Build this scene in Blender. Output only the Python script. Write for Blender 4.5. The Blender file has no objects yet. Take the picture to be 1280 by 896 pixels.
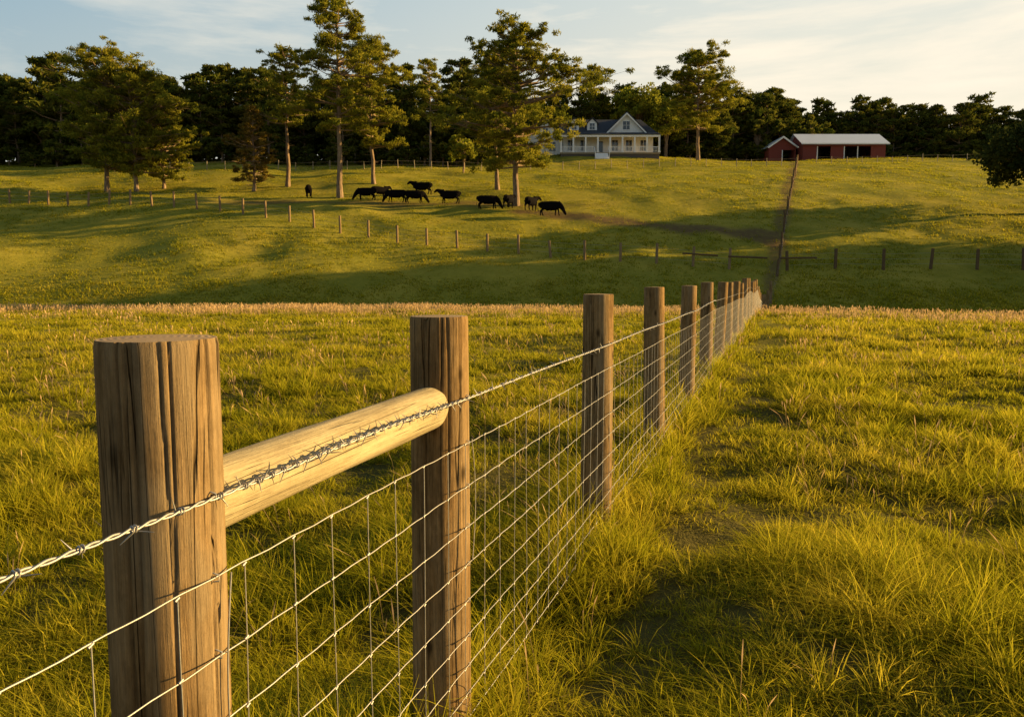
import bpy, math, numpy as np
from mathutils import Vector, Matrix
S=bpy.context.scene
S.view_settings.view_transform='Standard'; S.view_settings.look='None'; S.view_settings.exposure=0
ROOT=S.collection
R0=np.random.default_rng(7)

# ------------------------------------------------------------------ noise / terrain
def _h(i,j,s):
    v=np.sin(i*127.1+j*311.7+s*74.7)*43758.5453
    return v-np.floor(v)
def vn(x,y,sc,seed=0):
    x=np.asarray(x,float)/sc; y=np.asarray(y,float)/sc
    i=np.floor(x); j=np.floor(y); u=x-i; v=y-j
    u=u*u*(3-2*u); v=v*v*(3-2*v)
    return ((_h(i,j,seed)*(1-u)+_h(i+1,j,seed)*u)*(1-v)+(_h(i,j+1,seed)*(1-u)+_h(i+1,j+1,seed)*u)*v)*2-1
def ss(a,b,x):
    t=np.clip((np.asarray(x,float)-a)/(b-a),0,1); return t*t*(3-2*t)
_ys=[-80,0,30,42,46,50,54,57,60,65,70,75,80,85,95,110,125,140,150,165,190,240,400,1500]
_zs=[0,0,0,-.05,-.7,-1.1,-.4,.9,2.0,3.6,5.2,6.8,8.3,9.6,12.1,15.6,18.7,21.3,22.9,24,24.3,23,20,20]
_ty=np.arange(-80,1500,.25); _tz=np.interp(_ty,_ys,_zs)
_k=np.exp(-.5*(np.arange(-24,25)*.25/1.6)**2); _k/=_k.sum()
_tz[24:-24]=np.convolve(_tz,_k,'valid')
def H(x,y):
    x=np.asarray(x,float); y=np.asarray(y,float)
    w=np.exp(-((y-36)/9)**2)
    ye=y+8.5*w*ss(1,22,x)
    z=np.interp(ye,_ty,_tz)
    near=1-ss(30,60,y)
    z=z+near*(.055*vn(x,y,.6,1)+.085*vn(x,y,1.7,2)+.06*vn(x,y,5,3))
    far=ss(48,62,y)
    lft=1-ss(-12,5,x)
    z=z+far*(.30*vn(x,y,9,4)+.45*vn(x,y,24,5)+.12*vn(x,y,2.5,6)+.26*lft*vn(x+.4*y,y,5,8))
    z=z+1.3*np.exp(-(((x-14)/16)**2+((y-138)/12)**2))
    return z
def Hs(x,y): return float(H(x,y))

# ------------------------------------------------------------------ mesh builder
class MB:
    def __init__(s): s.v=[];s.f=[];s.m=[];s.a=[];s.b=[];s.n=0
    def add(s,v,f,mat=0,a=0.,b=0.):
        v=np.asarray(v,float).reshape(-1,3); f=np.asarray(f,int)
        s.v.append(v); s.f.append(f+s.n); s.m.append(np.full(len(f),mat))
        s.a.append(np.broadcast_to(np.asarray(a,float),(len(v),))); s.b.append(np.broadcast_to(np.asarray(b,float),(len(v),)))
        s.n+=len(v)
    def mesh(s,name,mats,smooth=False):
        me=bpy.data.meshes.new(name)
        V=np.concatenate(s.v); tot=np.concatenate([np.full(len(f),f.shape[1]) for f in s.f])
        L=np.concatenate([f.ravel() for f in s.f]); st=np.concatenate([[0],np.cumsum(tot)[:-1]])
        me.vertices.add(len(V)); me.vertices.foreach_set('co',V.ravel().astype(np.float32))
        me.loops.add(len(L)); me.loops.foreach_set('vertex_index',L.astype(np.int32))
        me.polygons.add(len(tot)); me.polygons.foreach_set('loop_start',st.astype(np.int32))
        try: me.polygons.foreach_set('loop_total',tot.astype(np.int32))
        except Exception: pass
        me.polygons.foreach_set('material_index',np.concatenate(s.m).astype(np.int32))
        me.polygons.foreach_set('use_smooth',np.full(len(tot),bool(smooth)))
        for nm,arr in (('va',s.a),('vb',s.b)):
            at=me.attributes.new(nm,'FLOAT','POINT'); at.data.foreach_set('value',np.concatenate(arr).astype(np.float32))
        for m in mats: me.materials.append(m)
        me.update(calc_edges=True); return me
    def obj(s,name,mats,smooth=False,parent=None,loc=None,link=True):
        o=bpy.data.objects.new(name,s.mesh(name,mats,smooth))
        if link: ROOT.objects.link(o)
        if parent: o.parent=parent
        if loc is not None: o.location=loc
        return o
def empty(name,loc=(0,0,0)):
    e=bpy.data.objects.new(name,None); e.location=loc; e.empty_display_size=.3; ROOT.objects.link(e); return e

def tube(mb,P,r,n=6,mat=0,a=0.,cap=True,ry=None):
    P=np.asarray(P,float); k=len(P); r=np.broadcast_to(np.asarray(r,float),(k,))
    T=np.gradient(P,axis=0); T/=np.linalg.norm(T,axis=1)[:,None]+1e-9
    ref=np.array([0,0,1.]) if abs(T[:,2]).mean()<.8 else np.array([1.,0,0])
    A=np.cross(T,ref); A/=np.linalg.norm(A,axis=1)[:,None]+1e-9; B=np.cross(T,A)
    th=np.arange(n)*2*math.pi/n
    r2=r if ry is None else np.broadcast_to(np.asarray(ry,float),(k,))
    V=P[:,None,:]+r[:,None,None]*np.cos(th)[None,:,None]*A[:,None,:]+r2[:,None,None]*np.sin(th)[None,:,None]*B[:,None,:]
    i=np.arange(k-1)[:,None]; j=np.arange(n)[None,:]; j2=(j+1)%n
    F=np.stack([i*n+j,i*n+j2,(i+1)*n+j2,(i+1)*n+j],-1).reshape(-1,4)
    mb.add(V.reshape(-1,3),F,mat,a)
    if cap:
        mb.add(V[0],[list(range(n))],mat,a); mb.add(V[-1],[list(range(n))[::-1]],mat,a)
def box(mb,x0,x1,y0,y1,z0,z1,mat=0):
    V=[(x0,y0,z0),(x1,y0,z0),(x1,y1,z0),(x0,y1,z0),(x0,y0,z1),(x1,y0,z1),(x1,y1,z1),(x0,y1,z1)]
    mb.add(V,[(3,2,1,0),(4,5,6,7),(0,1,5,4),(1,2,6,5),(2,3,7,6),(3,0,4,7)],mat)
def slab(mb,q,t,mat=0):
    q=np.asarray(q,float); nrm=np.cross(q[1]-q[0],q[3]-q[0]); nrm/=np.linalg.norm(nrm)
    V=np.concatenate([q,q-nrm*t]); mb.add(V,[(0,1,2,3),(7,6,5,4),(0,4,5,1),(1,5,6,2),(2,6,7,3),(3,7,4,0)],mat)
def tri_prism(mb,p,d,mat=0):
    p=np.asarray(p,float); V=np.concatenate([p,p+np.asarray(d,float)])
    mb.add(V,[(0,1,2),(5,4,3)],mat); mb.add(V,[(0,3,4,1),(1,4,5,2),(2,5,3,0)],mat)

# ------------------------------------------------------------------ materials
def mat(name):
    m=bpy.data.materials.new(name); m.use_nodes=True; nt=m.node_tree; nt.nodes.clear()
    out=nt.nodes.new('ShaderNodeOutputMaterial'); return m,nt,out
def nd(nt,t,ins=None,**kw):
    n=nt.nodes.new(t)
    for k,v in kw.items(): setattr(n,k,v)
    for k,v in (ins or {}).items():
        if isinstance(v,bpy.types.NodeSocket): nt.links.new(v,n.inputs[k])
        else: n.inputs[k].default_value=(*v,1) if (isinstance(v,tuple) and len(v)==3 and n.inputs[k].type=='RGBA') else v
    return n
def ramp(nt,fac,stops):
    r=nt.nodes.new('ShaderNodeValToRGB'); nt.links.new(fac,r.inputs[0]); e=r.color_ramp.elements
    while len(e)<len(stops): e.new(.5)
    for i,(p,c) in enumerate(stops):
        e[i].position=p; e[i].color=(c,c,c,1) if isinstance(c,(int,float)) else (*c,1)
    return r.outputs[0]
def mix(nt,f,a,b,bt='MIX'):
    n=nt.nodes.new('ShaderNodeMix'); n.data_type='RGBA'; n.blend_type=bt
    for s,v in ((n.inputs[0],f),(n.inputs[6],a),(n.inputs[7],b)):
        if isinstance(v,bpy.types.NodeSocket): nt.links.new(v,s)
        elif isinstance(v,(int,float)): s.default_value=v
        else: s.default_value=(*v,1)
    return n.outputs[2]
def noise(nt,vec,scale,detail=4,rough=.6,dim='3D',w=None,dist=0):
    n=nd(nt,'ShaderNodeTexNoise',{'Scale':scale,'Detail':detail,'Roughness':rough,'Distortion':dist},noise_dimensions=dim)
    if vec is not None: nt.links.new(vec,n.inputs['Vector'])
    if w is not None: nt.links.new(w,n.inputs['W'])
    return n.outputs[0]
def mapping(nt,vec,sc):
    return nd(nt,'ShaderNodeMapping',{'Vector':vec,'Scale':sc}).outputs[0]
def math_(nt,op,a,b=0.):
    return nd(nt,'ShaderNodeMath',{0:a,1:b},operation=op).outputs[0]
def maprange(nt,v,a,b,c,d):
    return nd(nt,'ShaderNodeMapRange',{'Value':v,'From Min':a,'From Max':b,'To Min':c,'To Max':d}).outputs[0]
def bsdf(nt,out,col,rough=.8,bump=None,bs=.3,bd=.01,metal=0.,spec=.3):
    p=nd(nt,'ShaderNodeBsdfPrincipled',{'Roughness':rough,'Metallic':metal,'Specular IOR Level':spec})
    if isinstance(col,bpy.types.NodeSocket): nt.links.new(col,p.inputs['Base Color'])
    else: p.inputs['Base Color'].default_value=(*col,1)
    if bump is not None:
        b=nd(nt,'ShaderNodeBump',{'Height':bump,'Strength':bs,'Distance':bd}); nt.links.new(b.outputs[0],p.inputs['Normal'])
    nt.links.new(p.outputs[0],out.inputs[0]); return p

def simple(name,c,rough=.7,var=.15,scale=3.,metal=0.,spec=.3,stretch=(1,1,1)):
    m,nt,out=mat(name); tc=nd(nt,'ShaderNodeTexCoord').outputs['Object']
    n=noise(nt,mapping(nt,tc,stretch),scale,5)
    col=mix(nt,n,tuple(x*(1-var) for x in c),tuple(min(1,x*(1+var)) for x in c))
    bsdf(nt,out,col,rough,n,.15,.01,metal,spec); return m

def grass_mat(name,g1,g2,dry,drybias=.5,trans=.35):
    m,nt,out=mat(name)
    geo=nd(nt,'ShaderNodeNewGeometry').outputs['Position']
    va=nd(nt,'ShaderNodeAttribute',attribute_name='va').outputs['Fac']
    vb=nd(nt,'ShaderNodeAttribute',attribute_name='vb').outputs['Fac']
    big=noise(nt,geo,.16,2); mid=noise(nt,geo,1.1,2)
    g=mix(nt,vb,g1,g2)
    f=math_(nt,'ADD',math_(nt,'MULTIPLY',big,1.1),math_(nt,'MULTIPLY',mid,.8))
    f=math_(nt,'ADD',f,math_(nt,'MULTIPLY',vb,.5))
    f=ramp(nt,math_(nt,'ADD',f,drybias-1.7),[(0.,0.),(.7,1.)])
    c=mix(nt,f,g,dry)
    c=mix(nt,va,tuple(x*.22 for x in g1),c)  # blade roots painted darker, the shade low between blades put into the colour
    d=nd(nt,'ShaderNodeBsdfDiffuse',{'Color':c}); t=nd(nt,'ShaderNodeBsdfTranslucent',{'Color':c})
    ms=nd(nt,'ShaderNodeMixShader',{0:trans,1:d.outputs[0],2:t.outputs[0]})
    nt.links.new(ms.outputs[0],out.inputs[0]); return m
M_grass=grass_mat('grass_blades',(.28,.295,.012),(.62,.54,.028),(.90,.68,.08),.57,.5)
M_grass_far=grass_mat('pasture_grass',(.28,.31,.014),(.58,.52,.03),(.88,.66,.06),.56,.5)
M_seed=grass_mat('seed_grass',(.56,.39,.18),(.66,.43,.22),(.72,.52,.28),.5,.35)

def leaf_mat(name,c1,c2,trans=.3):
    m,nt,out=mat(name)
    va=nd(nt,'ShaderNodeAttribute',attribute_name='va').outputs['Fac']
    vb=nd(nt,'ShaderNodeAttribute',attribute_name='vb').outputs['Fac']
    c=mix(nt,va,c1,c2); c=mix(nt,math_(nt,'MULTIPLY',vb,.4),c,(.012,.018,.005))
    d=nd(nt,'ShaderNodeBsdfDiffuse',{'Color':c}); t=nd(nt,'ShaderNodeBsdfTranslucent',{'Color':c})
    ms=nd(nt,'ShaderNodeMixShader',{0:trans,1:d.outputs[0],2:t.outputs[0]})
    nt.links.new(ms.outputs[0],out.inputs[0]); return m
M_pine=leaf_mat('pine_needles',(.12,.145,.015),(.38,.34,.035),.42)
M_forest=leaf_mat('forest_foliage',(.055,.08,.013),(.18,.17,.025),.32)
M_oak=leaf_mat('oak_leaves',(.03,.045,.012),(.07,.08,.02),.25)
M_lime=leaf_mat('broadleaf',(.18,.21,.02),(.38,.36,.04),.45)
M_rust=leaf_mat('rusty_conifer',(.12,.10,.025),(.28,.19,.035),.3)
def bark():
    m,nt,out=mat('pine_bark'); tc=nd(nt,'ShaderNodeTexCoord').outputs['Object']
    n=noise(nt,mapping(nt,tc,(4,4,1)),1.5,6,.7)
    c=ramp(nt,n,[(.3,(.08,.05,.03)),(.6,(.30,.21,.13)),(.8,(.44,.32,.21))])
    bsdf(nt,out,c,.95,n,.8,.05); return m
M_bark=bark()

def wood(name,dark,mid_,light,crack=.5,knot=.8,blo=.75,grey=None):
    m,nt,out=mat(name); tc=nd(nt,'ShaderNodeTexCoord').outputs['Object']
    oi=nd(nt,'ShaderNodeObjectInfo').outputs['Random']; w=math_(nt,'MULTIPLY',oi,37.)
    fine=noise(nt,mapping(nt,tc,(95,95,3.2)),1.,7,.75,'4D',w,.25)
    broad=noise(nt,mapping(nt,tc,(9,9,1.3)),1.,5,.65,'4D',w,.5)
    blot=noise(nt,mapping(nt,tc,(5,5,3)),1.,7,.75,'4D',w)
    spk=noise(nt,mapping(nt,tc,(60,60,30)),1.,4,.7,'4D',w)
    s=math_(nt,'ADD',math_(nt,'MULTIPLY',fine,.5),math_(nt,'MULTIPLY',broad,.35)); s=math_(nt,'ADD',s,math_(nt,'MULTIPLY',spk,.15))
    c=ramp(nt,s,[(.37,dark),(.5,mid_),(.63,light)])
    if grey: c=mix(nt,ramp(nt,broad,[(.44,0.),(.64,.75)]),c,mix(nt,fine,tuple(x*.5 for x in grey),tuple(x*1.35 for x in grey)))
    c=mix(nt,ramp(nt,blot,[(.48,0.),(.66,blo)]),c,tuple(x*.45 for x in mid_))
    ck=noise(nt,mapping(nt,tc,(30,30,.45)),1.,1,.3,'4D',w,.0)
    ckm=ramp(nt,ck,[(.488,0.),(.5,crack),(.512,0.)])
    ck2=noise(nt,mapping(nt,tc,(70,70,1.2)),1.,1,.3,'4D',w,.0)
    gate=ramp(nt,noise(nt,mapping(nt,tc,(6,6,1.5)),1.,2,.5,'4D',w),[(.43,0.),(.53,1.)])
    gate2=ramp(nt,noise(nt,mapping(nt,tc,(14,14,4)),1.,2,.5,'4D',w),[(.52,0.),(.6,1.)])
    ckm=math_(nt,'MAXIMUM',math_(nt,'MULTIPLY',ckm,gate),math_(nt,'MULTIPLY',ramp(nt,ck2,[(.475,0.),(.5,crack*.6),(.525,0.)]),gate2))
    c=mix(nt,ckm,c,tuple(x*.15 for x in dark))
    vo=nd(nt,'ShaderNodeTexVoronoi',{'Vector':mapping(nt,tc,(7,7,3.2)),'Scale':1.,'Randomness':1.})
    kn=ramp(nt,vo.outputs['Distance'],[(.04,knot),(.12,0.)])
    c=mix(nt,kn,c,tuple(x*.35 for x in dark))
    hgt=math_(nt,'SUBTRACT',s,math_(nt,'MULTIPLY',ckm,.9))
    bsdf(nt,out,c,.95,hgt,1.,.010,0,.06); return m
M_post=wood('weathered_post_wood',(.075,.046,.02),(.25,.155,.065),(.45,.29,.13),.95,.8,.75,(.23,.18,.11))
M_rail=wood('peeled_rail_wood',(.20,.155,.09),(.42,.345,.20),(.56,.47,.29),.5,.6,.4)
M_post2=simple('brown_weathered_post',(.25,.17,.09),.95,.35,3.,0,.05)
M_post3=simple('dark_weathered_post',(.13,.085,.045),.95,.35,3.,0,.05)
def endgrain():
    m,nt,out=mat('end_grain'); tc=nd(nt,'ShaderNodeTexCoord').outputs['Object']
    wv=nd(nt,'ShaderNodeTexWave',{'Vector':mapping(nt,tc,(1,1,0)),'Scale':26.,'Distortion':3.5,'Detail':4.},wave_type='RINGS',rings_direction='Z')
    n=noise(nt,tc,14,5)
    c=mix(nt,wv.outputs['Fac'],(.30,.20,.10),(.50,.36,.19)); c=mix(nt,math_(nt,'MULTIPLY',n,.6),c,(.12,.08,.05))
    bsdf(nt,out,c,.9,wv.outputs['Fac'],.3,.002); return m
M_end=endgrain()
M_wire=simple('galvanised_wire',(.36,.35,.33),.5,.3,60,.6,.4)
M_tan=simple('pale_fence_wood',(.34,.27,.17),.85,.2)

def ground_mat():
    m,nt,out=mat('ground_soil_grass'); g=nd(nt,'ShaderNodeNewGeometry').outputs['Position']
    a=noise(nt,g,.18,4); b=noise(nt,g,2.2,6,.7); c_=noise(nt,g,17,4,.7)
    sep=nd(nt,'ShaderNodeSeparateXYZ',{0:g})
    near=mix(nt,b,(.045,.042,.010),(.18,.15,.035))
    far=mix(nt,b,(.17,.18,.017),(.46,.40,.045))
    far=mix(nt,ramp(nt,a,[(.45,0.),(.65,.6)]),far,(.58,.45,.06))
    f=ramp(nt,math_(nt,'DIVIDE',sep.outputs[1],100.),[(.08,0.),(.35,1.)])
    c=mix(nt,f,near,far); c=mix(nt,math_(nt,'MULTIPLY',c_,.4),c,(.07,.06,.02))
    va=nd(nt,'ShaderNodeAttribute',attribute_name='va').outputs['Fac']
    c=mix(nt,math_(nt,'MULTIPLY',va,ramp(nt,b,[(.3,.4),(.5,1.)])),c,(.15,.10,.04))
    h=math_(nt,'ADD',b,math_(nt,'MULTIPLY',c_,.4))
    bsdf(nt,out,c,.95,h,.8,.12,0,.03); return m
M_ground=ground_mat()
_fy=[46,60,80,105,138]; _fx=[14.25,19.75,27.2,36.5,48.3]
def dirtmask(x,y):
    p0=np.array([2.,81.]); p1=np.array([22.,70.]); d=p1-p0
    t=np.clip(((x-p0[0])*d[0]+(y-p0[1])*d[1])/(d@d),0,1)
    q=np.hypot(x-(p0[0]+t*d[0]),y-(p0[1]+t*d[1]))
    m=1-ss(.8,2.4,q+.9*vn(x,y,2.2,11))
    m2=(1-ss(.5,1.6,np.abs(y-84-.02*x)+1.2*vn(x,y,4,12)))*ss(-34,-26,x)*(1-ss(6,12,x))
    fxx=np.interp(y,_fy,_fx); m3=(1-ss(.35,1.0,np.abs(x-fxx+.35)+.3*vn(x,y,3,14)))*ss(50,56,y)*(1-ss(136,140,y))
    return np.clip(m+.8*m2+.8*m3,0,1)

# ------------------------------------------------------------------ ground sheet
def axis(lim0,lim1,n,c,k):
    u=np.linspace(np.arcsinh((lim0-c)/k),np.arcsinh((lim1-c)/k),n); return c+k*np.sinh(u)
gx=axis(-700,700,560,6,12.); gy=axis(-60,1400,640,3,9.)
X,Y=np.meshgrid(gx,gy); Z=H(X,Y)
mb=MB(); nx=len(gx); ny=len(gy)
i=np.arange(ny-1)[:,None]; j=np.arange(nx-1)[None,:]
F=np.stack([i*nx+j,i*nx+j+1,(i+1)*nx+j+1,(i+1)*nx+j],-1).reshape(-1,4)
mb.add(np.stack([X,Y,Z],-1).reshape(-1,3),F,0,dirtmask(X,Y).ravel())
mb.obj('ground',[M_ground],True)

# ------------------------------------------------------------------ instancing for the forest
def scatter(name,pts,scl,rot,objs):
    col=bpy.data.collections.new(name+'_source')
    for o in objs: col.objects.link(o)
    me=bpy.data.meshes.new(name); me.vertices.add(len(pts)); me.vertices.foreach_set('co',pts.ravel().astype(np.float32))
    a=me.attributes.new('scl','FLOAT_VECTOR','POINT'); a.data.foreach_set('vector',scl.ravel().astype(np.float32))
    a=me.attributes.new('rot','FLOAT_VECTOR','POINT'); a.data.foreach_set('vector',rot.ravel().astype(np.float32))
    a=me.attributes.new('idx','INT','POINT'); a.data.foreach_set('value',R0.integers(0,len(objs),len(pts)).astype(np.int32))
    o=bpy.data.objects.new(name,me); ROOT.objects.link(o)
    ng=bpy.data.node_groups.new(name,'GeometryNodeTree')
    ng.interface.new_socket('Geometry',in_out='INPUT',socket_type='NodeSocketGeometry')
    ng.interface.new_socket('Geometry',in_out='OUTPUT',socket_type='NodeSocketGeometry')
    gi=ng.nodes.new('NodeGroupInput'); go=ng.nodes.new('NodeGroupOutput')
    ci=ng.nodes.new('GeometryNodeCollectionInfo'); ci.inputs['Collection'].default_value=col
    ci.inputs['Separate Children'].default_value=True; ci.inputs['Reset Children'].default_value=True
    ip=ng.nodes.new('GeometryNodeInstanceOnPoints'); ip.inputs['Pick Instance'].default_value=True
    def na(n,t):
        q=ng.nodes.new('GeometryNodeInputNamedAttribute'); q.data_type=t; q.inputs['Name'].default_value=n
        return [s for s in q.outputs if s.name=='Attribute' and s.enabled][0]
    er=ng.nodes.new('FunctionNodeEulerToRotation'); L=ng.links.new
    L(na('rot','FLOAT_VECTOR'),er.inputs[0]); L(er.outputs[0],ip.inputs['Rotation'])
    L(na('scl','FLOAT_VECTOR'),ip.inputs['Scale']); L(na('idx','INT'),ip.inputs['Instance Index'])
    L(gi.outputs[0],ip.inputs['Points']); L(ci.outputs[0],ip.inputs['Instance']); L(ip.outputs[0],go.inputs[0])
    md=o.modifiers.new('scatter','NODES'); md.node_group=ng
    return o

# ------------------------------------------------------------------ grass as real blades, one mesh per sward
def sample(y0,y1,n,p,mx,k=.70):
    yy=np.linspace(y0,y1,2000); pdf=(k*yy+mx)*np.minimum(1,(4/yy))**p; cdf=np.cumsum(pdf); cdf/=cdf[-1]
    y=np.interp(R0.uniform(0,1,n),cdf,yy); return R0.uniform(-1,1,n)*(k*y+mx),y
def fd(x,y): return (x-(-1.16+.335*y))*.948
def hmod(x,y):
    d=fd(x,y)
    s=.85+.55*vn(x,y,.6,21)+.35*vn(x,y,1.9,22)
    s=np.where(d<-.4,s*.80,s)
    fence=np.exp(-(d/.28)**2); s=s+.5*fence
    dd=d+.14*vn(x,y,1.3,25); wd=1+.012*np.maximum(y,0)
    path=ss(.3,.5,dd)*(1-ss(.75*wd,1.2*wd,dd))*(.8+.5*vn(x,y,.7,26)); path=np.clip(path,0,1); s=s*(1-.42*path)
    return np.clip(s,.25,2.2),path,fence
def blades(name,x,y,s,nb,rad,h,w,lean,mats,segs=3,hcap=9,stem=False):
    n=len(x); r=R0; m=n*nb
    def rp(a): return np.repeat(np.broadcast_to(np.asarray(a,float),(n,)),nb)
    a=r.uniform(0,6.283,m); q=rp(rad)*np.sqrt(r.uniform(0,1,m)); X=rp(x)+q*np.cos(a); Y_=rp(y)+q*np.sin(a)
    root=np.stack([X,Y_,H(X,Y_)-.015],1)
    ph=a+r.normal(0,1.,m); D=np.stack([np.cos(ph)-.25,np.sin(ph)-.1,0*ph],1)
    hh=np.minimum(rp(h)*rp(s)*r.uniform(.4,1.2,m),hcap); le=lean*r.uniform(.2,1.4,m); tw=ph+math.pi/2+r.normal(0,.7,m)
    Sd=np.stack([np.cos(tw),np.sin(tw),0*tw],1); ww=rp(w)*r.uniform(.6,1.25,m)
    if stem: ts=np.array([0,.7,.84,1.]); wd=np.array([.45,.4,1.7,.3])
    elif segs==3: ts=np.array([0,.35,.7,1.]); wd=np.array([.9,1,.65,.06])
    else: ts=np.array([0,.5,1.]); wd=np.array([1,.8,.1])
    K=len(ts)
    P=root[:,None]+D[:,None]*(le*hh)[:,None,None]*(ts**1.7)[None,:,None]
    P[:,:,2]+=hh[:,None]*(ts[None]-.35*np.minimum(le,1.6)[:,None]*ts[None]**2.2)
    off=Sd[:,None]*(ww[:,None]*wd[None])[:,:,None]*.5
    V=np.stack([P-off,P+off],2).reshape(-1,3)
    b=np.arange(m)[:,None]*2*K; k=np.arange(K-1)[None]*2
    F=np.stack([b+k,b+k+1,b+k+3,b+k+2],-1).reshape(-1,4)
    mb=MB(); vb=np.clip(np.repeat(r.uniform(0,1,n),nb)*.5+r.uniform(0,.5,m)+(r.uniform(0,1,m)<.08)*.6,0,1.3)
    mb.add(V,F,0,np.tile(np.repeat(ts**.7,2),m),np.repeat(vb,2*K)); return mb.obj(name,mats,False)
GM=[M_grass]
x,y=sample(.9,12.5,17500,1.7,1.8); s,path,fe=hmod(x,y)
k=R0.uniform(0,1,len(x))<(1-.33*path)*(.76+.4*vn(x,y,.45,33)); x,y,s=x[k],y[k],s[k]; sc=np.maximum(1,y/4)
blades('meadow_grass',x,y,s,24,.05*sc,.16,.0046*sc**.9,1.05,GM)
x,y=sample(1.2,15,4300,1.2,1.8); s,path,fe=hmod(x,y)
k=R0.uniform(0,1,len(x))<np.clip(.14+.65*fe+.8*ss(.0,.5,vn(x,y,1.1,41))-path,0.02,1); x,y,s=x[k],y[k],s[k]; sc=np.maximum(1,y/4)
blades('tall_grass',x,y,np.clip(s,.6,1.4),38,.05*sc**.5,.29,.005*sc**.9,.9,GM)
x,y=sample(12,58,14500,1.5,3.); s,path,fe=hmod(x,y)
k=R0.uniform(0,1,len(x))<(1-.45*path)*(.8+.4*vn(x,y,1.2,34)); x,y,s=x[k],y[k],s[k]; sc=y/4
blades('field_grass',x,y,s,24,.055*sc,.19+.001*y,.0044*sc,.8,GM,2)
x,y=sample(48,168,40000,.9,8.); dm=dirtmask(x,y); k=R0.uniform(0,1,len(x))>dm*.9; x,y=x[k],y[k]
s=np.clip(.85+.6*vn(x,y,3.,51)+.4*vn(x,y,9,52),.25,1.7)
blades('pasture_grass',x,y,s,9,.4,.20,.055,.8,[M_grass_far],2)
x,y=sample(26,46,14000,0,3.); k=(R0.uniform(0,1,len(x))<ss(27,40,y+8*ss(1,22,x))*(.6+.6*vn(x,y,5,44))); x,y=x[k],y[k]
blades('seed_head_grass',x,y,np.ones(len(x)),5,.25,.38,.02,.3,[M_seed],3,9,True)
x,y=sample(1.5,26,3200,.6,2.); s,path,fe=hmod(x,y); k=(path<.2)&(R0.uniform(0,1,len(x))<.35+.6*fe+.5*vn(x,y,2.,45)); x,y=x[k],y[k]; sc=np.maximum(1,y/5)
blades('seed_head_grass',x,y,np.ones(len(x)),3,.06,.34,.0042*sc,.5,[M_seed],3,9,True)

# ------------------------------------------------------------------ fences
def post_mesh(seed,r,h,n=20,rings=8,cracks=0,below=.3):
    g=np.random.default_rng(seed); mb=MB(); th=np.arange(n)*2*math.pi/n
    zs=np.concatenate([np.linspace(-below,h-.012,rings),[h]])
    ph=g.uniform(0,6.28,4)
    V=[]
    ca=g.uniform(0,6.28,cracks); cw=g.uniform(.012,.03,cracks); cl=g.uniform(.2,1.0,cracks); cd=g.uniform(.03,.10,cracks)
    lx,ly=(0,0) if cracks else g.normal(0,.006,2)
    for q,z in enumerate(zs):
        rr=r*(1.03-.05*z/h)*(1+.018*np.sin(th*2+ph[0]+z)+.012*np.sin(th*3+ph[1]-z*2)+.006*np.sin(th*7+ph[2]+3*z))
        for c in range(cracks):
            dd=np.angle(np.exp(1j*(th-ca[c]-.05*math.sin(z*5+c)))); dep=cd[c]*np.clip((z-(h-cl[c]*h))/(.12*h),0,1)
            rr=rr*(1-dep*np.exp(-(dd/cw[c])**2))
        if q==len(zs)-1: rr=rr*.975
        V.append(np.stack([rr*np.cos(th)+lx*z,rr*np.sin(th)+ly*z,np.full(n,z)],1))
    k=len(zs); i=np.arange(k-1)[:,None]; j=np.arange(n)[None]; j2=(j+1)%n
    mb.add(np.concatenate(V),np.stack([i*n+j,i*n+j2,(i+1)*n+j2,(i+1)*n+j],-1).reshape(-1,4),0)
    c=V[-1]; cen=c.mean(0); inner=cen+(c-cen)*.5; inner[:,2]+=.002
    W=np.concatenate([c,inner,[cen+[0,0,.003]]]); j=np.arange(n); j2=(j+1)%n
    mb.add(W,np.stack([j,j2,n+j2,n+j],1),1); mb.add(W,np.stack([n+j,n+j2,np.full(n,2*n)],1),1)
    return mb.mesh('post',[M_post,M_end],True)
def put(name,me,loc,rot,parent):
    o=bpy.data.objects.new(name,me); ROOT.objects.link(o); o.parent=parent; o.location=loc; o.rotation_euler=rot; return o
fence=empty('wire_fence')
def fx(y):
    if y<46: return -1.16+.335*y
    return float(np.interp(y,_fy,_fx))
hero1=post_mesh(1,.108,1.488,200,60,11); hero2=post_mesh(2,.099,1.47,160,50,9); hero3=post_mesh(3,.099,1.495,100,30,8)
gen=[post_mesh(10+q,.098,1.49,28,8,0) for q in range(4)]
thin=[post_mesh(20+q,.10,1.25,12,4,0) for q in range(3)]
for m in thin: m.materials[0]=M_post3; m.materials[1]=M_post3
ysn=[-3.6,-1.05,1.488,2.72,5.1,7.5,10.1]+[10.1+2.6*k for k in range(1,18)]+[56.9+3.6*k for k in range(1,23)]
postpos=[]
for q,yy in enumerate(ysn):
    xx=fx(yy); zz=Hs(xx,yy) if yy>12 else 0.
    me={2:hero1,3:hero2,4:hero3}.get(q,gen[q%4] if yy<58 else thin[q%3])
    j=R0.normal(0,.012 if yy<58 else .035,2) if q>4 else (0,0)
    put('post_%d'%q,me,(xx,yy,zz+(R0.normal(0,.015 if yy<58 else .07) if q>4 else 0)),(j[0],j[1],R0.uniform(0,6) if q>4 else q*1.3),fence)
    postpos.append((xx,yy,zz))
PP=np.array(postpos)
mb=MB(); n=64; A=np.array([fx(1.50),1.50,1.152]); B=np.array([fx(2.648),2.648,1.168]); Ld=np.linalg.norm(B-A)
th=np.arange(n)*2*math.pi/n; zs=np.concatenate([[0],np.linspace(.01,Ld-.02,24),[Ld-.006,Ld]]); Vv=[]
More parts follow.
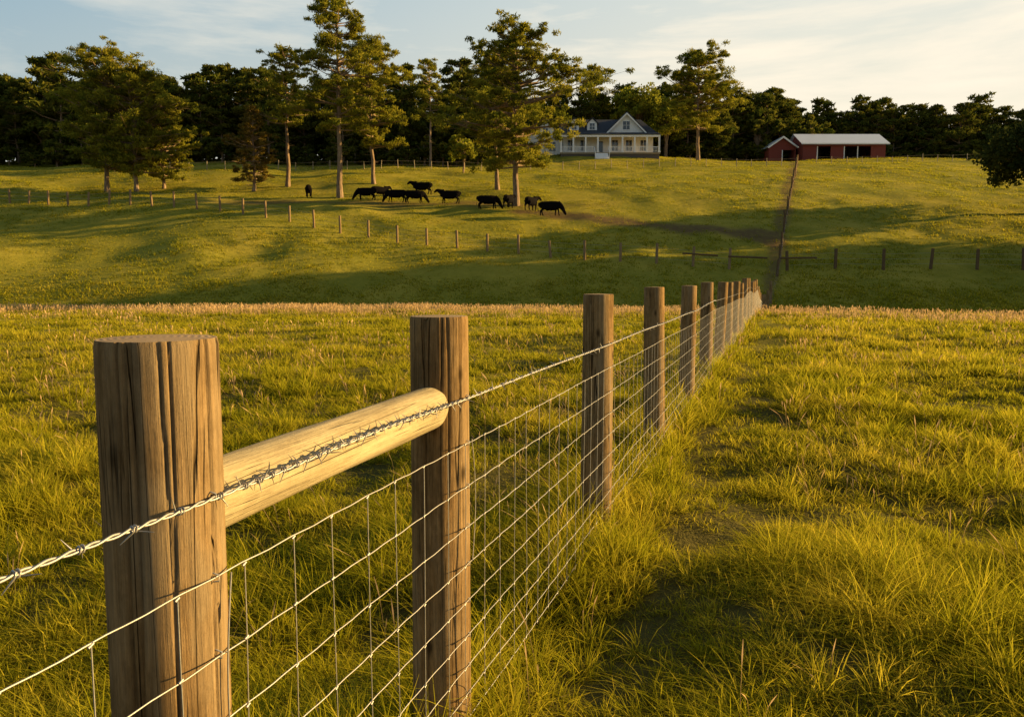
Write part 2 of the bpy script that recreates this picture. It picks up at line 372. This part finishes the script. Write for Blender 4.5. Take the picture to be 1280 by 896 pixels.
for q,z in enumerate(zs):
    rr=.0715*(1+.018*np.sin(2*th+z*3)+.014*np.sin(3*th-z*5)+.008*np.sin(9*th+z*9))
    if q==len(zs)-1: rr=rr*.86
    if q==len(zs)-2: rr=rr*.95
    Vv.append(np.stack([rr*np.cos(th),rr*np.sin(th),np.full(n,z)],1))
k=len(zs); i=np.arange(k-1)[:,None]; j=np.arange(n)[None]; j2=(j+1)%n
mb.add(np.concatenate(Vv),np.stack([i*n+j,i*n+j2,(i+1)*n+j2,(i+1)*n+j],-1).reshape(-1,4),0)
mb.add(Vv[0],[list(range(n))[::-1]],1); mb.add(Vv[-1],[list(range(n))],0)
rail=mb.obj('brace_rail',[M_rail,M_end],True,fence,tuple(A))
rail.rotation_euler=Vector(B-A).to_track_quat('Z','Y').to_euler()
ND=np.array([.948,-.318,0])
def gz(yy): return np.interp(yy,PP[:,1],PP[:,2])
def offs(yy): return np.interp(yy,[-4,1.48,2.72,5.1,200],[.104,.114,.104,.104,.101])
def fline(ys_,h):
    ys_=np.asarray(ys_,float); xs=np.array([fx(v) for v in ys_]); return np.stack([xs,ys_,gz(ys_)+h],1)+ND*offs(ys_)[:,None]
wm=MB()
hs=[1.04,.89,.75,.615,.485,.36,.25,.15,.06]
yn=np.arange(-3.6,12,.04)
for hh in hs:
    ph=R0.uniform(0,6)
    P=fline(yn,hh); P[:,2]+=.0014*np.sin(yn*2*math.pi/.163+ph)+.003*np.sin(yn*2.1+ph); P+=ND*(.0015*np.sin(yn*9+ph))[:,None]
    tube(wm,P,.0016,6)
    tube(wm,fline(np.arange(11.96,46,.4),hh),.0018,4)
    if hh in (1.04,.75,.36): tube(wm,fline(np.arange(46,134,2.),hh*.86),.002,3)
for yy in np.arange(-3.5,46,.163):
    hz=np.linspace(.05,1.042,14 if yy<8 else 3); q0=yy+R0.normal(0,.007); b=R0.normal(0,.006,2)
    P=np.concatenate([fline([q0+ b[0]*math.sin(z*5)+b[1]*z],z) for z in hz]); P=P+ND*.003
    tube(wm,P,.0013 if yy<12 else .0016,5 if yy<12 else 3)
    if yy<9:
        for hh in hs:
            c=fline([q0+ b[0]*math.sin(hh*5)+b[1]*hh],hh)[0]+ND*.002; tt=np.linspace(-.005,.005,3)
            tube(wm,[c+np.array([.318*t,.948*t,.4*t]) for t in tt],.0027,6)
def tie(yc,h0,h1,bow):
    z=np.linspace(h0,h1,16); P=np.concatenate([fline([yc+bow*math.sin((v-h0)/(h1-h0)*math.pi)],v) for v in z]); tube(wm,P+ND*.006,.0018,6)
tie(1.52,1.04,.55,-.02); tie(2.74,1.05,.62,.03)
wm.obj('woven_wire',[M_wire],True,fence)
bw=MB(); yb=np.arange(-3.6,13,.006)
def hb(y_):
    y_=np.asarray(y_,float); return 1.194+.003*np.sin(y_*2.3)+.012*np.exp(-((y_-2.1)/.4)**2)
for s_ in (0,math.pi):
    P=fline(yb,0); ang=yb*2*math.pi/.075+s_
    P[:,2]+=hb(yb)+.0026*np.sin(ang); P+=ND*(.004+.0026*np.cos(ang))[:,None]; tube(bw,P,.0021,6)
tube(bw,fline(np.arange(12.9,48,1.3),1.18),.0028,3)
D=np.array([.318,.948,0])
bys=list(np.arange(-3.5,1.55,.10))+list(np.arange(1.57,2.66,.042))+list(np.arange(2.7,12,.115))
for yy in bys:
    c=fline([yy],float(hb(yy)))[0]+ND*.004; a0=R0.uniform(0,6.28)
    th_=np.linspace(0,4*math.pi,14)
    P=[c+D*(t/(4*math.pi)-.5)*.014+(ND*math.cos(t+a0)+np.array([0,0,1])*math.sin(t+a0))*.0058 for t in th_]
    P=np.array(P); e0=P[0]-(P[1]-P[0])/np.linalg.norm(P[1]-P[0])*.023-D*.006; e1=P[-1]+(P[-1]-P[-2])/np.linalg.norm(P[-1]-P[-2])*.023+D*.006
    P=np.concatenate([[e0],P,[e1]]); r=np.full(len(P),.0018); r[0]=r[-1]=.0005
    tube(bw,P,r,5)
bw.obj('barbed_wire',[M_wire],True,fence)
st=MB()
for yy in ysn[2:8]:
    for hh in hs[:-1]+[1.196]:
        c=fline([yy],hh)[0]; tube(st,[c-ND*.012+np.array([0,0,.009]),c+ND*.005+np.array([0,0,.006]),c+ND*.005-np.array([0,0,.006]),c-ND*.012-np.array([0,0,.009])],.0016,5)
st.obj('staples',[M_wire],True,fence)

def run_fence(name,pts,sp,r,h,wires,pm=None,wmt=None,wr=.004):
    e=empty(name); P=np.array(pts,float); seg=np.r_[0,np.cumsum(np.hypot(*np.diff(P,axis=0).T))]
    dd=np.arange(0,seg[-1],sp); xs=np.interp(dd,seg,P[:,0]); ys_=np.interp(dd,seg,P[:,1])
    mes=[post_mesh(60+q+int(r*1000),r,h,12,4,0) for q in range(3)]
    for m in mes: m.materials[0]=pm; m.materials[1]=pm
    for q,(a,b) in enumerate(zip(xs,ys_)):
        put('post_%d'%q,mes[q%3],(a,b,Hs(a,b)+R0.normal(0,.06)),(R0.normal(0,.035),R0.normal(0,.035),q),e)
    w=MB()
    for hh in wires: tube(w,np.stack([xs,ys_,H(xs,ys_)+hh],1),wr,4)
    w.obj('wires',[wmt],True,e); return e
f2=run_fence('wire_fence',[(-75,95),(-60,89.5),(-40,82),(-27,77),(-16.4,71.8),(-4.3,67.5),(4.7,63.5),(9.9,62),(19.4,62)],2.8,.105,1.5,[.4,.8,1.2],M_post2,M_wire,.006)
f3=run_fence('wire_fence',[(21.2,62),(30,62),(50,63),(70,64)],3.7,.12,1.6,[.4,.8,1.2],M_post3,M_wire,.006)
b=MB()
for (x0,x1) in ((13.1,15.8),(16.6,19.6),(20.6,23.4)):
    tube(b,[(x0,61.9,Hs(x0,62)+.95),(x1,61.9,Hs(x1,62)+.95)],.07,8)
b.obj('brace_rails',[M_post3],True,f2)
f4=run_fence('wooden_fence',[(-52,112),(-30,116),(0,119),(25,121),(44,124)],2.4,.055,1.2,[.55,1.05],M_tan,M_tan,.014)
f5=run_fence('wooden_fence',[(50,134),(75,136),(100,140)],2.6,.055,1.2,[.55,1.05],M_tan,M_tan,.014)

# ------------------------------------------------------------------ trees
def leaves(mb,C,rad,n,size,r,matid,asp=.5,flat=.5):
    k=len(C); d=r.normal(size=(k,n,3)); d/=np.linalg.norm(d,axis=2)[:,:,None]; q=r.uniform(0,1,(k,n))**.5
    P=C[:,None]+d*q[:,:,None]*rad[:,None,None]*np.array([1,1,flat])
    P=P.reshape(-1,3); m=len(P)
    t=r.normal(size=(m,3))+d.reshape(-1,3)*.8; t/=np.linalg.norm(t,axis=1)[:,None]
    u=np.cross(t,r.normal(size=(m,3))); u/=np.linalg.norm(u,axis=1)[:,None]
    s=size*r.uniform(.6,1.4,m)[:,None]
    V=np.stack([P-t*s-u*s*asp*.4,P+u*s*asp-t*s*.2,P+t*s,P-u*s*asp+t*s*.1],1).reshape(-1,3)
    F=np.arange(m*4).reshape(-1,4)
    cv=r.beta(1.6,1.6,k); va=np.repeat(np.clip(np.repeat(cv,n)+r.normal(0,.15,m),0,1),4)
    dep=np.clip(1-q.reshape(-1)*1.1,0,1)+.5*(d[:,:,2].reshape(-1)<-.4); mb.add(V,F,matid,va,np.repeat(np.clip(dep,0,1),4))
def pine_mesh(seed,Hh,cb,R,tr,nbr,ln,ls,lm=None,taper=.42,cr=.62,k2=1.,asp=.2,lay=9):
    r=np.random.default_rng(seed); mb=MB()
    t=np.linspace(0,1,12); wob=np.cumsum(r.normal(0,.012*Hh*.35,(12,2)),0); wob-=wob[0]
    TP=np.stack([wob[:,0],wob[:,1],t*Hh*.97-.3],1); tube(mb,TP,tr*(1-.82*t)+tr*.35*np.exp(-t*25),9,1)
    C=[];Rd=[]; LM=r.uniform(.42,1.2,(lay+1,5))
    for q in range(nbr):
        u=((q+r.uniform())/nbr); tt=u**.9; L_=int(tt*lay); tt=(L_+.5+(tt*lay-L_-.5)*.6)/lay; tz=cb+(1-cb)*tt
        prof=((1-tt)**taper)*min(1,.5+tt*1.3)+.10
        az=q*2.4+r.uniform(-.7,.7)
        Lb=R*prof*r.uniform(.6,1.12)*LM[L_,int((az%6.283)/6.2832*5)%5]*1.15
        b0=np.array([np.interp(tz,t,TP[:,0]),np.interp(tz,t,TP[:,1]),tz*Hh*.96])
        rise=Lb*(r.uniform(-.1,.25)+.4*tt); dv=np.array([math.cos(az),math.sin(az),0])
        pts=[b0,b0+dv*Lb*.5+[0,0,rise*.3],b0+dv*Lb+[0,0,rise]]
        tube(mb,pts,[.04+.016*Lb,.025+.008*Lb,.015],4,1,cap=False)
        nc=int(k2*(1.5+Lb*1.5))
        for c in range(nc):
            s=r.uniform(.3,1.02)**.6; p=b0+dv*Lb*s+np.array([0,0,rise*s]); p=p+r.normal(0,1,3)*np.array([.2,.2,.06])*Lb*.8+[0,0,r.uniform(0,.3)]
            C.append(p); Rd.append(cr*r.uniform(.5,1.3)*Hh/20*(1.15-.2*tt))
            if r.uniform()<.4: tube(mb,[b0+dv*Lb*s*.7+[0,0,rise*s*.7],p],[.02,.01],3,1,cap=False)
    for q in range(5):
        tz=r.uniform(cb*.5,cb); az=r.uniform(0,6.28); b0=np.array([np.interp(tz,t,TP[:,0]),np.interp(tz,t,TP[:,1]),tz*Hh*.96]); dv=np.array([math.cos(az),math.sin(az),.15]); tube(mb,[b0,b0+dv*r.uniform(.4,1.4)],[.03,.01],3,1,cap=False)
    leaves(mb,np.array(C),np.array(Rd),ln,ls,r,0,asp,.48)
    return mb.mesh('pine',[lm or M_pine,M_bark])
def broad_mesh(seed,Hh,W,cbz,tr,ncl,ln,ls,lm):
    r=np.random.default_rng(seed); mb=MB()
    tube(mb,[(0,0,-.4),(.1,0,Hh*.2),(.15,.1,Hh*.45),(0,.1,Hh*.7)],[tr*1.2,tr,tr*.7,tr*.25],9,1)
    cz=(Hh+cbz)/2; hz=(Hh-cbz)/2; C=[];Rd=[]
    sub=r.normal(size=(9,3)); sub/=np.linalg.norm(sub,axis=1)[:,None]; sub=sub*np.array([W*.62,W*.62,hz*.62])*r.uniform(.55,1,(9,1))
    for q in range(ncl):
        d=r.normal(size=3); d/=np.linalg.norm(d); s=sub[q%9]; p=np.array([0,0,cz])+s+d*np.array([W,W,hz])*.42*r.uniform(.5,1)
        C.append(p); Rd.append(W*.17*r.uniform(.6,1.2))
        if q<26:
            tube(mb,[(0.1,0,Hh*.2+q%5*.1*Hh),tuple(np.array([0,0,cz*.9])*.5+p*.45),tuple(p)],[tr*.45,tr*.22,.03],5,1,cap=False)
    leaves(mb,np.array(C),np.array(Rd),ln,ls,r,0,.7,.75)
    return mb.mesh('broadleaf',[lm,M_bark])
def place(name,me,x,y,rz=0,s=1.,dz=0):
    o=bpy.data.objects.new(name,me); ROOT.objects.link(o); o.location=(x,y,Hs(x,y)+dz); o.rotation_euler=(0,0,rz); o.scale=(s,s,s); return o
def sx(px,yy): return (px-640)/1000*yy
place('pine_tree',pine_mesh(31,16.2,.14,5.4,.28,115,52,.23,cr=.85),sx(142,94),94)
place('pine_tree',pine_mesh(32,14.,.12,5.2,.25,105,52,.23,cr=.85),sx(178,93),93)
place('pine_tree',pine_mesh(33,10.5,.10,4.4,.2,85,48,.23,cr=.85),sx(212,96),96)
place('cedar_tree',pine_mesh(34,9.6,.08,3.6,.2,90,44,.19,M_rust,taper=.8,cr=.7),sx(322,93.5),93.5)
place('pine_tree',pine_mesh(35,15.8,.45,3.7,.26,58,50,.23),sx(364,96),96)
place('pine_tree',pine_mesh(36,20.8,.34,5.2,.32,94,58,.23,lay=10),sx(428,88),88)
place('pine_tree',pine_mesh(37,16.4,.24,4.9,.24,86,52,.23),sx(470,96),96)
place('pine_tree',pine_mesh(38,15.8,.46,3.2,.2,50,44,.24),sx(540,122),122)
place('pine_tree',pine_mesh(39,17.8,.20,6.9,.33,118,60,.23,taper=.36,lay=9),sx(645,84),84)
place('pine_tree',pine_mesh(40,15.5,.34,4.6,.26,70,52,.23),sx(622,92),92)
place('pine_tree',pine_mesh(41,17.6,.28,6.6,.32,90,56,.27,cr=.75),sx(868,134),134)
place('oak_sapling',broad_mesh(42,6.0,2.7,.6,.12,60,60,.16,M_lime),sx(580,112),112)
place('pine_tree',pine_mesh(43,19,.35,4.5,.3,60,40,.3,cr=.8),sx(742,160),160)
place('broadleaf_tree',broad_mesh(44,16,7.,3,.3,120,60,.24,M_lime),sx(792,156),156)
place('broadleaf_tree',broad_mesh(45,14,6.3,3,.3,100,60,.24,M_lime),sx(828,154),154)
place('oak_tree',broad_mesh(46,11.,6.6,.9,.35,190,75,.18,M_oak),sx(1285,80),80)
pa=pine_mesh(51,18,.1,6.5,.3,90,36,.3,M_forest,cr=1.2,asp=.4); ob=broad_mesh(52,15,8,.8,.4,150,56,.28,M_oak)
for (a,b_,m,s) in ((52,60,ob,1.),(56,66,pa,1.1),(67,63,pa,1.1),(64,71,ob,1.15),(78,69,pa,1.2),(82,62,ob,1.1),(92,72,pa,1.2)):
    place('oak_tree' if m is ob else 'pine_tree',m,a,b_,a,s)

def fobj(me,n): o=bpy.data.objects.new(n,me); return o
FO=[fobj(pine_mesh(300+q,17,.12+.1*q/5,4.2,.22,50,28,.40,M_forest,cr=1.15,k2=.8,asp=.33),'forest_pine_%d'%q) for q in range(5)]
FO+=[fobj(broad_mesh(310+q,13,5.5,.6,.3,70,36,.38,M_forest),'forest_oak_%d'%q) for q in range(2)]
P=[];Sx=[]
def frow(x0,x1,yf,sp,s0,s1,jit=2.):
    xx=x0
    while xx<x1:
        yy=yf(xx)+R0.normal(0,jit); P.append((xx,yy,Hs(xx,yy)-.2)); q=R0.uniform(s0,s1)*(1.15 if R0.uniform()<.15 else 1); Sx.append((q*1.05,q*1.05,q)); xx+=sp*R0.uniform(.7,1.3)
for k in range(5):
    frow(-175,0,lambda v:128+k*5+.06*(v+60)*(v>-60),4.2,.68,.90)
    frow(0,60,lambda v:160+k*5,4.2,.68,.92)
    frow(45,230,lambda v:176+k*6-.05*(v-60),3.6,.76,.90)
P=np.array(P);Sx=np.array(Sx); n=len(P)
scatter('distant_forest',P,Sx,np.stack([np.zeros(n),np.zeros(n),R0.uniform(0,6.28,n)],1),FO)
P=[];Sx=[]
frow(-175,0,lambda v:125,2.6,.2,.34,1.2); frow(-190,10,lambda v:156,3.,.45,.6,1.2); frow(-10,62,lambda v:157,2.8,.2,.34,1.2); frow(60,230,lambda v:173-.04*(v-60),2.8,.25,.4,1.2); frow(-5,240,lambda v:206-.03*(v-60),3.2,.6,.75,1.2)
P=np.array(P);Sx=np.array(Sx)*np.array([1.4,1.4,1]); n=len(P)
scatter('forest_understory',P,Sx,np.stack([np.zeros(n),np.zeros(n),R0.uniform(0,6.28,n)],1),[fobj(broad_mesh(330+q,13,6.5,0,.3,60,34,.55,M_forest),'bush_%d'%q) for q in range(3)])

# ------------------------------------------------------------------ house
M_white=simple('white_siding',(.82,.80,.76),.6,.06,2.,stretch=(1,1,8))
M_trim=simple('white_trim',(.86,.84,.80),.5,.03)
M_roof=simple('dark_shingles',(.055,.058,.065),.85,.3,6.)
M_glass=simple('window_glass',(.03,.035,.045),.1,.2,1.,0,.8)
M_found=simple('dark_lattice_skirt',(.12,.10,.08),.9,.2,8)
M_dark=simple('painted_bay_shade',(.03,.025,.02),.9,.2)  # near-black paint standing in for shade inside the open barn bays
M_red=simple('red_barn_siding',(.20,.045,.032),.8,.2,3,stretch=(6,6,.5))
M_tin=simple('galvanised_roofing',(.70,.73,.74),.4,.08,3,.15,.5,stretch=(6,.3,.3))
hx=13.7; hy=135.; hz=Hs(hx,hy-2)-.35
house=empty('white_farmhouse',(hx,hy,hz))
w=MB(); rf=MB(); tr=MB(); gl=MB(); fo=MB(); po=MB()
box(fo,-5.25,9.65,-.05,9.05,-2,.85); box(w,-5.2,9.6,0,9,.85,4.1)
slab(rf,[(-5.9,-2.9,3.75),(10.3,-2.9,3.75),(10.3,.2,4.55),(-5.9,.2,4.55)],.14)
slab(rf,[(-5.8,.15,4.5),(10.2,.15,4.5),(8.2,4.6,7.4),(-5.8,4.6,7.4)],.16)
slab(rf,[(8.2,4.61,7.4),(10.2,9.5,4.1),(-5.8,9.5,4.1),(-5.8,4.61,7.4)],.16)
tri_prism(w,[(-5.15,.3,4.1),(-5.15,8.8,4.1),(-5.15,4.6,7.2)],(.2,0,0)); tri_prism(rf,[(10.1,.4,4.3),(10.1,9.2,4.1),(8.15,4.6,7.35)],(-.2,0,0))
gx0,gx1,gp=1.9,8.3,7.55; gm=(gx0+gx1)/2
tri_prism(w,[(gx0+.2,-.3,4.3),(gx1-.2,-.3,4.3),(gm,-.3,gp-.15)],(0,4.5,0))
slab(rf,[(gx0-.35,-.75,4.1),(gm,-.75,gp),(gm,5,gp),(gx0-.35,5,4.1)][::-1],.16); slab(rf,[(gm+.002,-.75,gp),(gx1+.35,-.75,4.1),(gx1+.35,5,4.1),(gm+.002,5,gp)][::-1],.16)
slab(tr,[(gx0-.35,-.78,4.08),(gm,-.78,gp-.02),(gm,-.78,gp-.32),(gx0-.1,-.78,3.98)],.03); slab(tr,[(gm,-.78,gp-.02),(gx1+.35,-.78,4.08),(gx1+.1,-.78,3.98),(gm,-.78,gp-.32)],.03)
def window(x,y,z,ww,hh):
    box(tr,x-ww/2-.1,x+ww/2+.1,y-.05,y,z-.1,z+hh+.12); box(gl,x-ww/2,x+ww/2,y-.07,y-.055,z,z+hh)
    box(tr,x-.025,x+.025,y-.09,y-.072,z,z+hh); box(tr,x-ww/2,x+ww/2,y-.112,y-.093,z+hh/2-.025,z+hh/2+.025)
window(gm,-.3,4.9,1.1,1.3)
for dx in (-3.4,-.4):
    box(w,dx-.8,dx+.8,.9,3.5,4.7,6.1); tri_prism(w,[(dx-.8,.9,6.1),(dx+.8,.9,6.1),(dx,.9,6.85)],(0,2.6,0))
    slab(rf,[(dx-1.05,.65,5.95),(dx,.65,7.0),(dx,4.3,7.0),(dx-1.05,4.3,5.95)][::-1],.1); slab(rf,[(dx+.002,.65,7.0),(dx+1.05,.65,5.95),(dx+1.05,4.3,5.95),(dx+.002,4.3,7.0)][::-1],.1)
    window(dx,.9,5.1,.8,1.)
box(po,-5.9,10.3,-2.75,-.002,.62,.85); box(tr,-5.9,10.3,-2.78,-2.5,3.3,3.62)
for q in range(9):
    cx=-5.75+q*(15.9/8); box(tr,cx-.13,cx+.13,-2.72,-2.46,.85,3.3); box(tr,cx-.2,cx+.2,-2.77,-2.41,.86,1.05)
for (a,b_) in ((-5.6,-.4),(1.9,10.1)):
    box(tr,a,b_,-2.62,-2.55,1.7,1.78); box(tr,a,b_,-2.62,-2.55,1.0,1.06)
    for v in np.arange(a+.1,b_,.22): box(tr,v,v+.05,-2.61,-2.56,1.06,1.7)
for q in range(7): box(tr,-.3,1.8,-2.8-.3*(q+1),-2.8-.3*q,.5-.17*(q+1),.66-.17*q)
for v in (-.4,1.85): slab(tr,[(v,-2.8,1.75),(v,-4.9,.6),(v,-4.9,.5),(v,-2.8,1.65)],.07); box(tr,v-.07,v+.01,-4.98,-4.88,-.8,.7)
box(fo,-5.8,10.2,-2.6,-2.4,-1.6,.6)
for v in (-4,-1.9,3.3,5.6,8): window(v,-.002,1.5,1.0,1.7)
box(tr,.1,1.5,-.06,-.002,.86,3.2); box(gl,.3,1.3,-.09,-.065,.9,3.)
box(fo,-11.05,-5.3,.95,9.,-2,.7); box(w,-11,-5.3,1,8.9,.7,3.9)
tri_prism(w,[(-11,1,3.9),(-5.3,1,3.9),(-8.15,1,6.5)],(0,8,0))
slab(rf,[(-11.5,.6,3.6),(-8.15,.6,6.75),(-8.15,9.3,6.75),(-11.5,9.3,3.6)][::-1],.15); slab(rf,[(-8.148,.6,6.75),(-4.9,.6,3.7),(-4.9,9.3,3.7),(-8.148,9.3,6.75)][::-1],.15)
window(-9.5,1,1.6,1.1,1.5); window(-7,1,1.6,1.1,1.5); window(-8.15,1,4.4,.8,.9)
for (m_,nm,mt) in ((w,'walls',M_white),(rf,'roof',M_roof),(tr,'trim_and_porch_columns',M_trim),(gl,'windows',M_glass),(fo,'foundation_skirt',M_found),(po,'porch_floor',M_tan)):
    m_.obj(nm,[mt],False,house)
# ------------------------------------------------------------------ barns
def barn(name,x,y,W,Dp,hw,rise,bays,gable=False):
    z=Hs(x,y); e=empty(name,(x,y,z)); w=MB(); r_=MB(); t=MB(); d=MB()
    box(w,0,W,Dp-.2,Dp,-1.5,hw); box(w,0,.2,0,Dp-.2,-1.5,hw); box(w,W-.2,W,0,Dp-.2,-1.5,hw)
    nb=len(bays); bwid=(W-.4)/nb
    for q,o_ in enumerate(bays):
        a=.2+q*bwid
        if o_==0: box(w,a,a+bwid-.002,0,.18,-1.5,hw)
        else: box(w,a,a+bwid-.002,0,.18,hw-.55,hw); box(t,a-.08,a+.08,-.05,-.002,-.8,hw-.56); box(d,a+.1,a+bwid-.1,Dp*.55,Dp*.55+.1,-.8,hw-.1)  # near-black panel added behind each open bay as painted interior shade
    if gable:
        tri_prism(w,[(0,0,hw+.002),(W,0,hw+.002),(W/2,0,hw+rise)],(0,Dp,0))
        slab(r_,[(-.4,-.5,hw-.15),(W/2,-.5,hw+rise+.15),(W/2,Dp+.5,hw+rise+.15),(-.4,Dp+.5,hw-.15)][::-1],.08); slab(r_,[(W/2+.002,-.5,hw+rise+.15),(W+.4,-.5,hw-.15),(W+.4,Dp+.5,hw-.15),(W/2+.002,Dp+.5,hw+rise+.15)][::-1],.08)
        slab(t,[(-.4,-.53,hw-.17),(W/2,-.53,hw+rise+.12),(W/2,-.53,hw+rise-.12),(-.2,-.53,hw-.3)],.03); slab(t,[(W/2,-.53,hw+rise+.12),(W+.4,-.53,hw-.17),(W+.2,-.53,hw-.3),(W/2,-.53,hw+rise-.12)],.03)
    else:
        tri_prism(w,[(0,.1,hw+.002),(0,Dp-.1,hw+.002),(0,Dp/2,hw+rise-.1)],(W,0,0))
        slab(r_,[(-.5,-.6,hw-.1),(W+.5,-.6,hw-.1),(W+.5,Dp/2,hw+rise),(-.5,Dp/2,hw+rise)],.08); slab(r_,[(-.5,Dp/2+.002,hw+rise),(W+.5,Dp/2+.002,hw+rise),(W+.5,Dp+.6,hw-.1),(-.5,Dp+.6,hw-.1)],.08)
        box(t,-.5,W+.5,-.66,-.602,hw-.32,hw-.1)
    for (m_,nm,mt) in ((w,'walls',M_red),(r_,'metal_roof',M_tin),(t,'white_trim',M_trim),(d,'bay_shade_panels',M_dark)):
        if m_.n: m_.obj(nm,[mt],False,e)
barn('red_barn',53.4,150,15.2,8,3.3,2.3,[0,1,0,1,1,0])
barn('red_shed',47.8,152,5.,6,2.7,1.7,[0,1],True)

# ------------------------------------------------------------------ cattle
M_cow=simple('black_hide',(.006,.005,.005),.95,.3,9,0,.04)
def cow_mesh(graze,step,turn=0.):
    mb=MB()
    bx=[-1.08,-1.02,-.85,-.6,-.3,0,.3,.55,.75,.88]; zc=[1.0,.99,.97,.93,.88,.86,.87,.90,.95,1.0]
    ry=[.10,.2,.27,.30,.33,.345,.33,.28,.22,.14]; rz=[.12,.24,.32,.36,.41,.43,.42,.38,.32,.24]
    tube(mb,[(a,0,b) for a,b in zip(bx,zc)],ry,16,0,ry=rz)
    if graze: N=[(.6,0,1.02),(.9,turn*.2,.84),(1.12,turn*.5,.55),(1.22,turn*.7,.34)];Hd=[(1.16,turn*.6,.46),(1.27,turn*.75,.28),(1.36,turn*.85,.10),(1.39,turn*.88,.03)]
    else: N=[(.6,0,1.08),(.88,turn*.15,1.16),(1.1,turn*.35,1.26),(1.2,turn*.5,1.30)];Hd=[(1.12,turn*.4,1.34),(1.27,turn*.6,1.29),(1.46,turn*.8,1.14),(1.54,turn*.87,1.07)]
    tube(mb,N,[.20,.15,.12,.11],12,0,ry=[.34,.25,.19,.15]); tube(mb,Hd,[.11,.125,.085,.06],12,0,ry=[.12,.14,.10,.07])
    hp=np.array(Hd[0])
    for s in (-1,1): tube(mb,[hp+[.0,.06*s,.02],hp+[-.03,.17*s,.03],hp+[-.05,.26*s,-.01]],[.03,.055,.02],8,0,ry=[.02,.03,.02])
    for s,f in ((-1,step),(1,-step)):
        tube(mb,[(.55,.17*s,.85),(.56+f*.3,.19*s,.62),(.57+f*.7,.19*s,.40),(.56+f*.9,.19*s,.14),(.60+f,.19*s,0)],[.15,.11,.07,.055,.065],10,0)
        g=-f
        tube(mb,[(-.78,.16*s,.92),(-.66+g*.3,.2*s,.66),(-.90+g*.6,.2*s,.42),(-.86+g*.8,.2*s,.14),(-.81+g,.2*s,0)],[.21,.15,.075,.057,.065],10,0)
    tube(mb,[(-1.06,0,1.18),(-1.15,0,1.1),(-1.17,0,.8),(-1.16,.01,.5),(-1.16,.01,.36)],[.04,.035,.024,.026,.045],6,0)
    tube(mb,[(-.45,0,.58),(-.35,0,.5),(-.2,0,.5)],[.08,.09,.05],8,0)
    o=mb.obj('tmp',[M_cow],True)
    md=o.modifiers.new('r','REMESH'); md.mode='VOXEL'; md.voxel_size=.03; md.use_smooth_shade=True
    sm=o.modifiers.new('s','SMOOTH'); sm.iterations=3; sm.factor=.5
    dg=bpy.context.evaluated_depsgraph_get(); me=bpy.data.meshes.new_from_object(o.evaluated_get(dg)); bpy.data.objects.remove(o)
    if not me.materials: me.materials.append(M_cow)
    return me
CM=[cow_mesh(False,.12,.1),cow_mesh(True,.1,.2),cow_mesh(False,-.05,-.3),cow_mesh(True,-.15,-.2)]
for (px,yy,hd,mi,s) in ((390,87,100,0,1.),(460,84.5,178,1,.98),(478,86,40,0,.95),(497,84.,185,3,1.),(521,84.,5,1,1.),(529,91,175,0,1.05),(563,83.5,183,0,1.02),(611,81.5,5,1,1.04),(636,82.5,70,2,1.),(664,81.5,60,2,1.04),(688,79.,-12,3,1.08)):
    x_=sx(px,yy); o=place('black_cow',CM[mi],x_,yy,math.radians(hd),s,.1)

# ------------------------------------------------------------------ light, sky, camera
EL=math.radians(13); AZ=math.radians(12)
Sd=Vector((math.cos(EL)*math.cos(AZ),math.cos(EL)*math.sin(AZ),math.sin(EL)))
sl=bpy.data.lights.new('sun','SUN'); sl.energy=12.; sl.angle=math.radians(.5); sl.color=(1.,.665,.25)
so=bpy.data.objects.new('sun',sl); ROOT.objects.link(so); so.rotation_euler=Sd.to_track_quat('Z','Y').to_euler(); so.location=(60,10,40)
W=bpy.data.worlds.new('World'); S.world=W; W.use_nodes=True; nt=W.node_tree; nt.nodes.clear()
sky=nt.nodes.new('ShaderNodeTexSky'); sky.sky_type='NISHITA'; sky.sun_disc=False; sky.sun_elevation=EL; sky.sun_rotation=math.pi/2-AZ; sky.air_density=1.; sky.dust_density=1.
tc=nt.nodes.new('ShaderNodeTexCoord').outputs['Generated']
n1=noise(nt,mapping(nt,tc,(1.4,1.4,9)),1.7,8,.58,dist=.5)
n2=noise(nt,mapping(nt,tc,(3,3,20)),2.4,6,.6)
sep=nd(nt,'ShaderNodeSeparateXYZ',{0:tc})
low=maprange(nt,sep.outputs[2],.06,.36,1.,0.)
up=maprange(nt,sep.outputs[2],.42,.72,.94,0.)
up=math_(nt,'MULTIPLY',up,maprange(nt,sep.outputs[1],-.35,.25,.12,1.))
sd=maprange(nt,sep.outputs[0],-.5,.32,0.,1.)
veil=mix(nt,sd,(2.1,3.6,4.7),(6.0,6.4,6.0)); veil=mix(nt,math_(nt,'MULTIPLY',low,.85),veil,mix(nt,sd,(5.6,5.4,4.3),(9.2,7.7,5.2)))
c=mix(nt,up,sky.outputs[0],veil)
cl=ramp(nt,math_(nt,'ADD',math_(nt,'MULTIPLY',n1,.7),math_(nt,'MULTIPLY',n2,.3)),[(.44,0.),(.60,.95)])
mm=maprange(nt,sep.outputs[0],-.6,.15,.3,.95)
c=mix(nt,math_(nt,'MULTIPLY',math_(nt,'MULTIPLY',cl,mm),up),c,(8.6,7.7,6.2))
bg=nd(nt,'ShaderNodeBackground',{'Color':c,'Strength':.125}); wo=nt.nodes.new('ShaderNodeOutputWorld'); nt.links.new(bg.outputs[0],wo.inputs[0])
cam=bpy.data.cameras.new('camera'); co=bpy.data.objects.new('camera',cam); ROOT.objects.link(co); S.camera=co
cam.sensor_width=36; cam.lens=28.125; cam.clip_start=.05; cam.clip_end=4000
co.location=(0,0,1.6); co.rotation_euler=(math.radians(90-5.77),0,0)
